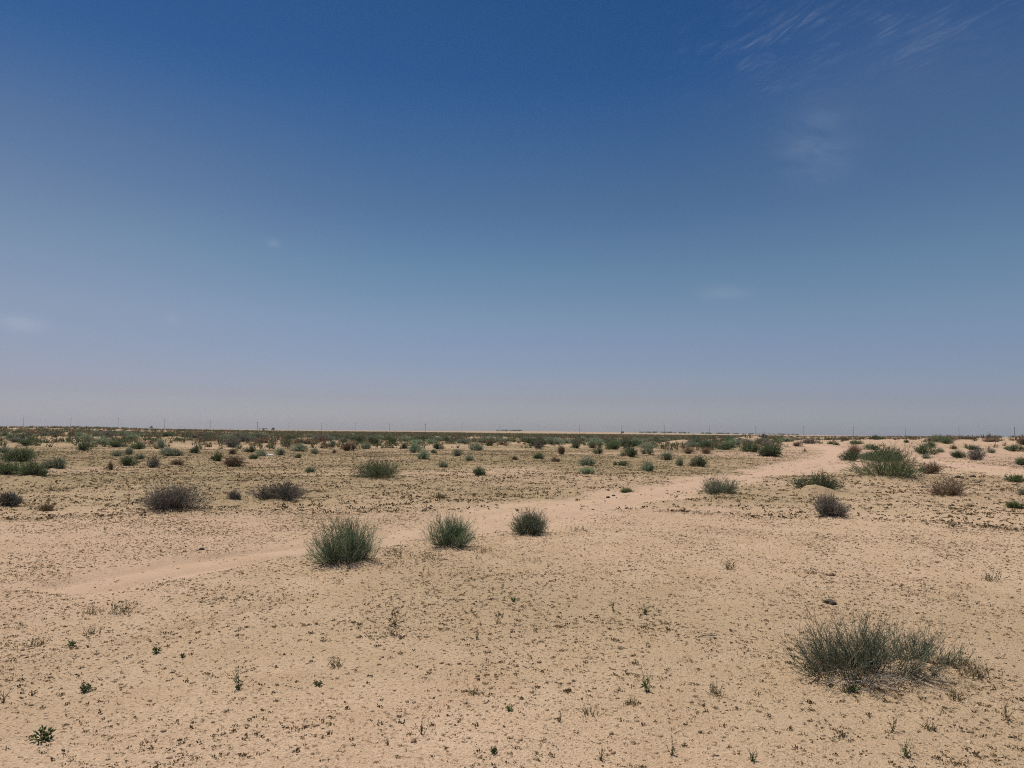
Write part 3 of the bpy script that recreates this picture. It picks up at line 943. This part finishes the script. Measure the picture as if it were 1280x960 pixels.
# ------------------------------------------------------------------ weeds one can point at
def weed_thing(kind, w, h, seed):
    rg = np.random.default_rng(seed)
    st, lf = Geo(), Geo()
    if kind == 'rosette':
        n = 16
        a = rg.random(n) * 6.28
        el = rg.uniform(.25, 1.2, n)
        A = np.stack([np.cos(a) * np.cos(el), np.sin(a) * np.cos(el), np.sin(el)], -1)
        P = np.stack([A * 0, A * .25, A * .55], 1) * np.array([w / 2, w / 2, h])
        tubes(st, P, np.full((n, 3), .0016), .5, 3, rg)
        m = 7
        q = np.repeat(np.arange(n), m)
        tt = rg.uniform(.3, 1, len(q))[:, None]
        C = A[q] * tt * np.array([w / 2, w / 2, h]) * .72
        leaves(lf, C, unit(A[q] + rg.normal(size=(len(q), 3)) * .55), w * rg.uniform(.12, .26, len(q)), w * .085, rg.random(len(q)), rg)
        mt = 'fresh'
    else:
        n = {'sprig': 7, 'tuft': 26, 'tall': 9}[kind]
        a = rg.random(n) * 6.28
        le = rg.uniform(.05, .6 if kind != 'tuft' else 1.1, n)
        K = 5
        P = np.zeros((n, K, 3))
        P[:, 0, :2] = rg.normal(size=(n, 2)) * w * (.06 if kind != 'tuft' else .2)
        d = np.stack([np.cos(a) * np.sin(le), np.sin(a) * np.sin(le), np.cos(le)], -1)
        ll = h * rg.uniform(.5, 1.05, n)[:, None] / (K - 1)
        for k in range(1, K):
            P[:, k] = P[:, k - 1] + d * ll
            d = unit(d + rg.normal(size=(n, 3)) * .16)
        tubes(st, P, np.full((n, K), .0017) * np.linspace(1, .5, K), rg.uniform(.2, .8, n), 3, rg)
        m = {'sprig': 7, 'tuft': 6, 'tall': 6}[kind]
        q = np.repeat(np.arange(n), m)
        kk = rg.integers(0, K, len(q)) if kind != 'tall' else rg.integers(0, 3, len(q))
        leaves(lf, P[q, kk], unit(rg.normal(size=(len(q), 3)) + np.array([0, 0, .8])), h * rg.uniform(.08, .2, len(q)), h * .055, rg.random(len(q)), rg)
        mt = {'sprig': 'olive', 'tuft': 'olive', 'tall': 'fresh'}[kind]
    e = obj('weed', None)
    obj('stems', st.build('stems', M['fresh' if mt == 'fresh' else 'olive']), e)
    obj('leaves', lf.build('leaves', M[mt]), e)
    return e


WEEDS = [
 (53, 925, 26, 17, 'rosette', 'leafy green weed low in the bottom corner of bare sand'),
 (195, 818, 14, 11, 'rosette', 'compact dark green weed near the end of the thin rut'),
 (89, 810, 11, 8, 'rosette', 'small green weed up-slope from the rut, beside brown tufts'),
 (107, 867, 15, 11, 'rosette', 'grey-green weed between the corner weed and the rut'),
 (4, 879, 12, 14, 'sprig', 'dark sprig at the left edge of the frame on bare sand'),
 (228, 822, 9, 8, 'rosette', 'tiny dark green weed beside the compact one by the rut'),
 (298, 864, 22, 27, 'tall', 'yellow-green straggly weed standing alone on the sand'),
 (152, 766, 28, 18, 'tuft', 'olive bushy weed in the tufted strip near the track'),
 (112, 770, 26, 10, 'tuft', 'flat brown-olive tuft next to the olive bushy weed'),
 (45, 806, 30, 10, 'tuft', 'brown dry tuft on the pale bank'),
 (115, 792, 20, 9, 'tuft', 'dry brown tuft below the olive bushy weed'),
 (397, 858, 13, 11, 'rosette', 'dark green weed alone in the middle sand'),
 (636, 888, 13, 8, 'rosette', 'flat yellow-green weed in the middle of the sand'),
 (493, 780, 34, 36, 'sprig', 'tall sparse pale-stalked weed before the bushy broom'),
 (490, 796, 28, 12, 'tuft', 'pale olive mat at the foot of the tall sparse weed'),
 (622, 782, 26, 20, 'sprig', 'sparse olive stalks on the sand below the spiky broom'),
 (527, 922, 14, 20, 'sprig', 'upright dark sprig near the bottom of the frame'),
 (485, 934, 13, 9, 'sprig', 'forked dark sprig left of the upright one at the bottom'),
 (617, 945, 13, 12, 'rosette', 'grey-green weed at the bottom centre edge'),
 (420, 835, 22, 13, 'tuft', 'brownish tuft just above the lone dark green weed'),
 (591, 869, 22, 10, 'tuft', 'flat brown tuft left of the yellow-green weed'),
 (596, 799, 9, 12, 'sprig', 'little forked sprig in the open sand'),
 (766, 764, 12, 16, 'sprig', 'thin upright stalks, left one of a sparse pair'),
 (806, 768, 17, 18, 'tall', 'thin green stalks, right one of a sparse pair'),
 (809, 866, 14, 34, 'tall', 'bright green grass-like weed, tallest on the open sand'),
 (840, 941, 24, 20, 'sprig', 'dark branching weed near the bottom edge of the sand'),
 (942, 954, 14, 18, 'tall', 'dark-headed green weed touching the bottom edge'),
 (751, 951, 12, 16, 'sprig', 'curled dark sprig at the bottom edge'),
 (896, 868, 22, 14, 'tuft', 'round brown-olive tuft between the tall green weed and the big bush'),
 (738, 893, 30, 12, 'tuft', 'wide flat brown mat of weed on the sand'),
 (912, 713, 15, 13, 'tuft', 'yellow-green tuft in the open sand behind the big bush'),
 (642, 753, 10, 10, 'rosette', 'small green weed in the sand below the grey-green shrub'),
 (699, 904, 9, 13, 'sprig', 'thin curved sprig left of the wide flat mat'),
 (789, 882, 18, 10, 'tuft', 'pair of dark tufts below the tall green weed'),
 (1116, 918, 11, 18, 'sprig', 'curved upright sprig below the big bush'),
 (1258, 902, 24, 20, 'sprig', 'leaning dark sprig near the corner beyond the big bush'),
 (1133, 950, 32, 22, 'tall', 'yellow-green straggly weed at the bottom edge below the big bush'),
 (1239, 726, 24, 13, 'tuft', 'yellowish low weed in the sand above the big bush'),
 (1216, 848, 32, 20, 'tuft', 'brown dry weed patch just beside the big bush'),
 (1193, 877, 28, 12, 'tuft', 'flat dark mat of weed before the brown dry patch'),
 (1068, 868, 16, 11, 'rosette', 'small grey-green weed at the foot of the big bush'),
 (1055, 868, 14, 8, 'tuft', 'dark small tuft beside the grey-green weed at the bush foot'),
 (1162, 915, 16, 10, 'tuft', 'dark tuft right of the curved sprig'),
 (490, 696, 44, 14, 'tuft', 'yellowish low growth trailing from the bushy broom'),
 (535, 699, 40, 10, 'tuft', 'flat straw-brown growth between the two broom shrubs'),
 (606, 692, 34, 9, 'tuft', 'flat yellow-brown growth beside the spiky broom'),
 (722, 664, 52, 9, 'tuft', 'low yellow-green growth trailing from the grey-green shrub'),
 (222, 646, 60, 9, 'tuft', 'yellow-green weeds under the wide dead shrub'),
 (362, 632, 46, 9, 'tuft', 'olive weeds under the low blue-grey shrub'),
 (1150, 606, 26, 8, 'tuft', 'straw weeds at the side of the large green shrub'),
]
for i, (px, py, w, h, kind, lab) in enumerate(WEEDS):
    c = at(px, py)
    dist = math.hypot(*c)
    o = weed_thing(kind, w * dist / F0, h * dist / F0, 3000 + i)
    o.location = (c[0], c[1], gh(*c) - .002)
    tag(o, lab, 'weed')

SEED_ME = []
for s in range(8):
    g = np.random.default_rng(640 + s)
    v, f, t = seedling(g, 34, 1.0, .75, .26)
    SEED_ME.append(mesh('seedling', v, f, t, M['litter']))
n = 0
rg2 = np.random.default_rng(654)
while n < 200:
    x, y, r = sector(1, 2.9, 6.6, 42, rg2)
    if rg2.random() > patch(x, y, r)[0] or track_mask(x, y)[0] > .2:
        continue
    s = rg2.uniform(.015, .030)
    o = obj('seedling', SEED_ME[n % 8], None, (x[0], y[0], gh(x[0], y[0]) - .001))
    o.scale = (s, s, s * rg2.uniform(.5, 1.3))
    o.rotation_euler = (0, 0, rg2.random() * 6.28)
    tag(o, 'small dark seedling tuft growing on the near bare sand', 'seedling', 'dark seedlings on the near sand')
    n += 1


# ------------------------------------------------------------------ stones, stick, scrap
def rock(name, px, py, w, h, mat, label, cat='stone', seed=0, flat=.6):
    rg = np.random.default_rng(seed)
    import bmesh
    bm = bmesh.new()
    bmesh.ops.create_icosphere(bm, subdivisions=3, radius=1)
    c = at(px, py)
    dist = math.hypot(*c)
    s = w * dist / F0 / 2
    off = rg.random(3) * 50
    for vv in bm.verts:
        p = np.array(vv.co)
        k = 1 + .5 * float(vnoise(np.array(p[0] * 1.6 + off[0] + p[2]), np.array(p[1] * 1.6 + off[1] - p[2]), seed)) + .18 * float(vnoise(np.array(p[0] * 5 + p[2] * 3), np.array(p[1] * 5 - p[2] * 2), seed + 9))
        vv.co = Vector(p * k * np.array([1, .75, flat]) * s)
    me = bpy.data.meshes.new(name)
    bm.to_mesh(me)
    bm.free()
    me.materials.append(M[mat])
    a = me.attributes.new('tone', 'FLOAT', 'POINT')
    a.data.foreach_set('value', np.full(len(me.vertices), 1.0 if cat == 'pebble' else .55, np.float32))
    o = obj(name, me, None, (c[0], c[1], gh(*c) + s * flat * .35))
    o.rotation_euler = (0, 0, seed)
    return tag(o, label, cat)


rock('earth_clod', 1037, 719, 12, 8, 'clod', 'pale flat clod of crust on the sand above the big bush', 'clod', 1, .45)
rock('stone', 1038, 753, 13, 8, 'dark_stone', 'dark stone lying just behind the top of the big bush', 'stone', 2)
rock('stone', 1197, 597, 6, 5, 'dark_stone', 'dark stone first in a row of four by the pale road', 'stone', 3)
rock('stone', 1203, 598, 5, 4, 'dark_stone', 'dark stone second in the row of four by the pale road', 'stone', 4)
rock('stone', 1209, 599, 4, 4, 'dark_stone', 'dark stone third in the row of four by the pale road', 'stone', 5)
rock('stone', 1216, 597, 6, 4, 'dark_stone', 'dark stone last in the row of four by the pale road', 'stone', 6)
rock('stone', 760, 620, 6, 4, 'dark_stone', 'dark stone lying on the bare track, nearer of two', 'stone', 7)
rock('stone', 767, 617, 5, 4, 'dark_stone', 'dark stone lying on the bare track, farther of two', 'stone', 8)
rock('stone', 896, 946, 6, 4, 'clod', 'small pale pebble near the bottom edge of the sand', 'pebble', 9)
rock('stone', 252, 688, 6, 4, 'dark_stone', 'dark stone on the bare track in front of the dead shrubs', 'stone', 10)
rock('earth_clod', 187, 877, 5, 4, 'clod', 'small round pale clod on the near sand', 'clod', 12, .7)

c = at(887, 798)
g = Geo()
rg = np.random.default_rng(88)
P = np.zeros((3, 7, 3))
P[0] = np.stack([np.linspace(-.055, .055, 7), .006 * np.sin(np.linspace(0, 4, 7)), .010 + .004 * np.sin(np.linspace(0, 3, 7))], -1)
P[1] = P[0, 4] + np.stack([np.linspace(0, .03, 7), np.linspace(0, .02, 7), np.linspace(0, .012, 7)], -1)
P[2] = P[0, 2] + np.stack([np.linspace(0, .02, 7), np.linspace(0, -.012, 7), np.linspace(0, .006, 7)], -1)
tubes(g, P, np.array([[.005], [.003], [.002]]) * np.linspace(1, .6, 7), .35, 5, rg)
tag(obj('stick', g.build('stick', M['wood'], True), None, (c[0], c[1], gh(*c) + .002)), 'short dark stick lying flat on the sand', 'stick')

# white scrap snagged between two grey-green shrubs
c = at(338, 570)
dist = math.hypot(*c)
s = 11 * dist / F0
nu, nv = 15, 11
U, Vv = np.meshgrid(np.linspace(-1, 1, nu), np.linspace(-1, 1, nv), indexing='ij')
zz = .30 * np.exp(-((U + .55) / .35) ** 2 - (Vv / .6) ** 2) + .12 * np.exp(-((U - .3) / .5) ** 2 - (Vv / .6) ** 2) + .10 * vnoise(U * 3, Vv * 3, 5) + .03
pv = np.stack([U * s / 2 * (1 + .2 * vnoise(U * 2, Vv * 2, 4)), Vv * s / 3, np.maximum(zz, 0.01) * s], -1).reshape(-1, 3)
ii = np.arange(nu * nv).reshape(nu, nv)
pf = np.stack([ii[:-1, :-1], ii[1:, :-1], ii[1:, 1:], ii[:-1, 1:]], -1).reshape(-1, 4)
o = obj('scrap', mesh('scrap', pv, pf, None, M['white_scrap'], True), None, (c[0], c[1], gh(*c) + .01))
o.modifiers.new('thick', 'SOLIDIFY').thickness = .02
tag(o, 'crumpled white scrap lying between two grey-green shrubs on the plain', 'litter')

# ------------------------------------------------------------------ power line poles along the skyline
def box_geo(g, cx, cy, cz, sx, sy, sz):
    q = np.array([[-1, -1, -1], [1, -1, -1], [1, 1, -1], [-1, 1, -1], [-1, -1, 1], [1, -1, 1], [1, 1, 1], [-1, 1, 1]]) * .5 * np.array([sx, sy, sz]) + np.array([cx, cy, cz])
    g.add(q, [[0, 3, 2, 1], [4, 5, 6, 7], [0, 1, 5, 4], [1, 2, 6, 5], [2, 3, 7, 6], [3, 0, 4, 7]], .5)


PH = 13.0
g = Geo()
P = np.zeros((1, 5, 3))
P[0, :, 2] = np.linspace(-1, PH, 5)
tubes(g, P, np.linspace(.24, .15, 5)[None], .5, 10, np.random.default_rng(1))
post_me = g.build('post', M['pole_wood'])
g = Geo()
box_geo(g, 0, -.18, PH - .5, 2.6, .14, .18)
box_geo(g, -.5, -.18, PH - 1.0, .08, .08, 1.05)
box_geo(g, .5, -.18, PH - 1.0, .08, .08, 1.05)
arm_me = g.build('crossarm', M['pole_metal'])
ins_me = []
for dx in (-1.15, 0, 1.15):
    g = Geo()
    P = np.zeros((1, 6, 3))
    P[0, :, 0], P[0, :, 1] = dx, -.18
    P[0, :, 2] = np.linspace(PH - .40, PH + .05, 6)
    tubes(g, P, np.array([[.05, .10, .05, .10, .05, .03]]), .5, 8, np.random.default_rng(2))
    ins_me.append(g.build('insulator', M['porcelain']))


def pole(x, y, label, group, rz, thick=1.0):
    o = obj('utility_pole', None, None, (x, y, gh(x, y)))
    o.rotation_euler = (0, 0, rz)
    o.scale = (thick, thick, 1)
    obj('post', post_me, o)
    obj('crossarm', arm_me, o)
    for m in ins_me:
        obj('insulator', m, o)
    tag(o, label, 'utility pole', group)


POLE_LAB = {0: 'dark utility pole with a clear crossarm above the slope at the frame edge', 13: 'dark sharp utility pole near the middle of the skyline', 18: 'dark utility pole with a clear crossarm beside small far trees'}
line_dir = math.atan2(.0195, -.063)
for i in range(19):
    Z0 = 909 * (1 + .01954 * i)
    xx = (628 - 58.7 * i) / (1 + .01954 * i) / F0 * Z0
    pole(xx, Z0, POLE_LAB.get(i, 'thin utility pole in the long line above the scrub skyline'), None if i in POLE_LAB else 'thin poles of the long line', line_dir + math.pi / 2 + (0 if i not in POLE_LAB else -.4), 1.6 if i in POLE_LAB else .75)
for i, px in enumerate((264, 207, 149, 90, 31, -28)):
    pole((px - 640) / F0 * 963, 963, 'faint thin utility pole over the pale sandy rise', 'faint poles over the pale rise', 1.2, .7)

# ------------------------------------------------------------------ far trees
def far_tree(px, dist, w, h, label, seed):
    rg = np.random.default_rng(seed)
    x, y = (px - 640) / F0 * dist, dist
    o = obj('far_tree', None, None, (x, y, gh(x, y) - .1))
    g = Geo()
    P = np.zeros((4, 4, 3))
    for k in range(4):
        P[k, :, 0] = np.linspace(0, rg.normal() * w * .25, 4)
        P[k, :, 1] = np.linspace(0, rg.normal() * w * .25, 4)
        P[k, :, 2] = np.linspace(0, h * rg.uniform(.5, .75), 4)
    tubes(g, P, np.linspace(.22, .08, 4)[None].repeat(4, 0), .4, 5, rg)
    obj('trunk', g.build('trunk', M['wood']), o)
    g = Geo()
    n = 500
    c = rg.normal(size=(9, 3)) * np.array([w * .28, w * .28, h * .16]) + np.array([0, 0, h * .62])
    C = c[rg.integers(0, 9, n)] + rg.normal(size=(n, 3)) * np.array([w * .12, w * .12, h * .09])
    leaves(g, C, unit(rg.normal(size=(n, 3))), .6, .4, rg.random(n), rg)
    obj('crown', g.build('crown', M['dense']), o)
    tag(o, label, 'tree')


far_tree(331, 1000, 6.0, 3.8, 'wide dark far tree on the skyline beside the crossarm pole', 1)
far_tree(343, 1000, 3.6, 3.6, 'small dark far tree on the skyline next to the wide one', 2)
far_tree(191, 1100, 3.4, 4.4, 'single dark far tree breaking the skyline over the pale rise', 3)
far_tree(778, 1200, 3.6, 5.2, 'single tiny far tree on the middle skyline before the tree belt', 4)
rgt = np.random.default_rng(31)
g = Geo()
for x0, x1, n, hh in ((800, 862, 26, 5.5), (866, 915, 14, 4.5), (918, 1000, 22, 4.0), (622, 652, 14, 5.5), (80, 150, 14, 3.)):
    for k in range(n):
        px, d = rgt.uniform(x0, x1), rgt.uniform(2300, 2700)
        x, y = (px - 640) / F0 * d, d
        z = gh(x, y)
        m = 60
        w = rgt.uniform(5, 11)
        C = rgt.normal(size=(m, 3)) * np.array([w * .35, w * .3, hh * .22]) + np.array([x, y, z + hh * .5])
        leaves(g, C, unit(rgt.normal(size=(m, 3))), 2.2, 1.6, rgt.random(m), rgt)
tag(obj('treeline', g.build('treeline', M['dense'])), 'thin dark belt of trees far off along the skyline', 'tree belt', None, 'stuff')

# ------------------------------------------------------------------ haze
HAZE = 0.00008
g = Geo()
box_geo(g, 0, 0, 14.5, 11000, 11000, 39)
hm = bpy.data.materials.new('haze')
hm.use_nodes = True
nt = hm.node_tree
nt.nodes.clear()
pv_ = nt.nodes.new('ShaderNodeVolumePrincipled')
pv_.inputs['Color'].default_value = (.86, .87, .92, 1)
pv_.inputs['Density'].default_value = HAZE
pv_.inputs['Anisotropy'].default_value = .2
mo = nt.nodes.new('ShaderNodeOutputMaterial')
nt.links.new(pv_.outputs['Volume'], mo.inputs['Volume'])
if HAZE:
    tag(obj('haze', g.build('haze', hm)), kind='stuff')

# ------------------------------------------------------------------ sky and sun
SUN_EL, SUN_AZ = 68.0, -42.0          # azimuth from the view direction, negative to the left
world = bpy.data.worlds.new('World')
SC.world = world
world.use_nodes = True
nt = world.node_tree
bg = nt.nodes['Background']
N, L = nt.nodes.new, nt.links.new
sky = N('ShaderNodeTexSky')
sky.sky_type = 'NISHITA'
sky.sun_disc = False
sky.sun_elevation = R(SUN_EL)
sky.sun_rotation = R(SUN_AZ)
sky.altitude = 300
sky.air_density, sky.dust_density, sky.ozone_density = 1.0, 1.0, 1.5
bg.inputs['Strength'].default_value = .07
tc = N('ShaderNodeTexCoord')
sx = N('ShaderNodeSeparateXYZ')
L(tc.outputs['Generated'], sx.inputs['Vector'])


def wm(op, a, b=None, clamp=False):
    n = N('ShaderNodeMath')
    n.operation, n.use_clamp = op, clamp
    for i, v in enumerate((a, b)):
        if v is None:
            continue
        if isinstance(v, (int, float)):
            n.inputs[i].default_value = v
        else:
            L(v, n.inputs[i])
    return n.outputs[0]


def wmix(f, a, b, mode='MIX'):
    x = N('ShaderNodeMix')
    x.data_type, x.blend_type = 'RGBA', mode
    x.clamp_result = False
    for i, v in ((0, f), (6, a), (7, b)):
        if isinstance(v, (int, float)):
            x.inputs[i].default_value = v
        elif isinstance(v, tuple):
            x.inputs[i].default_value = (*v, 1)
        else:
            L(v, x.inputs[i])
    return x.outputs[2]


def wmap(v, a, b, c=0., d=1.):
    r = N('ShaderNodeMapRange')
    r.interpolation_type = 'SMOOTHSTEP'
    for i, q in enumerate((a, b, c, d)):
        r.inputs[i + 1].default_value = q
    L(v, r.inputs[0])
    return r.outputs[0]


# the dusty, deep-blue desert air: the Nishita sky graded by height above the horizon
grade = ramp(nt, wm('DIVIDE', wm('MAXIMUM', sx.outputs['Z'], 0.0), .8), [(0.0163, (0.945, 0.985, 1.32)), (0.0552, (0.84, 0.80, 1.04)), (0.1195, (0.82, 0.802, 0.988)), (0.1832, (0.819, 0.853, 0.951)), (0.2704, (0.657, 0.816, 0.889)), (0.3556, (0.501, 0.673, 0.814)), (0.4457, (0.363, 0.585, 0.797)), (0.5502, (0.197, 0.465, 0.767)), (0.6433, (0.167, 0.423, 0.716))])
col = wmix(1.0, sky.outputs['Color'], grade, 'MULTIPLY')
# dust veil towards the sun side
veil = wm('MULTIPLY', wm('MULTIPLY', wmap(sx.outputs['X'], -.12, -.62), wmap(sx.outputs['Z'], .48, .12)), .26)
col = wmix(veil, col, (.34 / .07, .335 / .07, .41 / .07))
veil = wm('MULTIPLY', wm('MULTIPLY', wmap(sx.outputs['X'], .15, .6), wmap(sx.outputs['Z'], .62, .2)), .11)
col = wmix(veil, col, (.22 / .07, .36 / .07, .55 / .07))
# thin cirrus on a high flat layer
vz = wm('ADD', wm('MAXIMUM', sx.outputs['Z'], 0.0), .06)
cx = N('ShaderNodeCombineXYZ')
L(wm('DIVIDE', sx.outputs['X'], vz), cx.inputs[0])
L(wm('DIVIDE', sx.outputs['Y'], vz), cx.inputs[1])


def blob(px, py, wid, tall):
    """soft region of sky around the direction of a cloud"""
    d = pix_dir(px, py)
    ux = unit(np.cross(d, [0, 0, 1]))
    uy = np.cross(ux, d)
    out = None
    for ax, q in ((ux, wid), (uy, tall)):
        v = N('ShaderNodeVectorMath')
        v.operation = 'DOT_PRODUCT'
        L(tc.outputs['Generated'], v.inputs[0])
        v.inputs[1].default_value = tuple(ax / q)
        sq = wm('POWER', wm('ABSOLUTE', v.outputs['Value']), 2.0)
        out = sq if out is None else wm('ADD', out, sq)
    front = wmap(sx.outputs['Y'], 0.0, .3)
    return wm('MULTIPLY', wm('POWER', 2.718, wm('MULTIPLY', out, -1.0)), front)


def streaks(rot, sc, stretch, lo, hi, dist=.6):
    ro = N('ShaderNodeMapping')
    L(cx.outputs[0], ro.inputs['Vector'])
    ro.inputs['Rotation'].default_value = (0, 0, R(rot))
    mp = N('ShaderNodeMapping')
    L(ro.outputs[0], mp.inputs['Vector'])
    mp.inputs['Scale'].default_value = (sc / stretch, sc, 1)
    n = N('ShaderNodeTexNoise')
    n.inputs['Scale'].default_value, n.inputs['Detail'].default_value, n.inputs['Roughness'].default_value = 1.0, 8, .62
    n.inputs['Distortion'].default_value = dist
    L(mp.outputs[0], n.inputs['Vector'])
    return wmap(n.outputs['Fac'], lo, hi)


cl = wm('MULTIPLY', wm('ADD', wm('MULTIPLY', blob(1110, 45, .14, .05), .21), wm('MULTIPLY', blob(965, 40, .08, .05), .20)), wm('MULTIPLY', streaks(63, 34, 5, .34, .88, 1.3), streaks(50, 8, 1.5, .34, .72, 1.5)))
cl = wm('ADD', cl, wm('MULTIPLY', blob(1120, 80, .15, .08), .035))
cl = wm('ADD', cl, wm('MULTIPLY', wm('MULTIPLY', blob(1022, 178, .040, .040), .13), streaks(-20, 7, 2, .25, .7)))
cl = wm('ADD', cl, wm('MULTIPLY', wm('MULTIPLY', blob(905, 366, .030, .010), .12), streaks(-10, 3, 1.5, .2, .7)))
cl = wm('ADD', cl, wm('MULTIPLY', wm('MULTIPLY', blob(24, 405, .022, .009), .30), streaks(10, 3, 1.5, .1, .6)))
cl = wm('ADD', cl, wm('MULTIPLY', blob(216, 398, .008, .005), .10))
cl = wm('ADD', cl, wm('MULTIPLY', blob(342, 304, .008, .005), .12))
col = wmix(wm('MINIMUM', cl, 1.0), col, (.48 / .07, .52 / .07, .60 / .07))
L(col, bg.inputs['Color'])

sun = bpy.data.lights.new('sun', 'SUN')
sun.energy, sun.angle, sun.color = 4.1, R(.53), (1.0, .95, .86)
so = bpy.data.objects.new('sun', sun)
COL.objects.link(so)
sd = Vector((math.cos(R(SUN_EL)) * math.sin(R(SUN_AZ)), math.cos(R(SUN_EL)) * math.cos(R(SUN_AZ)), math.sin(R(SUN_EL))))
so.rotation_euler = sd.to_track_quat('Z', 'Y').to_euler()
so.location = sd * 100

vs = SC.view_settings
vs.view_transform, vs.look, vs.exposure, vs.gamma = 'Standard', 'None', 0.0, 1.0
vs.use_curve_mapping = False
SC.render.engine = 'CYCLES'
SC.cycles.max_bounces = 6
SC.cycles.volume_bounces = 0
SC.cycles.pixel_filter_type = 'BLACKMAN_HARRIS'
SC.cycles.filter_width = 1.05
SC.cycles.use_denoising = False
SC.cycles.denoiser = 'OPENIMAGEDENOISE'
SC.cycles.denoising_input_passes = 'RGB_ALBEDO_NORMAL'
SC.cycles.denoising_prefilter = 'ACCURATE'
SC.cycles.sample_clamp_direct, SC.cycles.sample_clamp_indirect = 4.0, 2.0
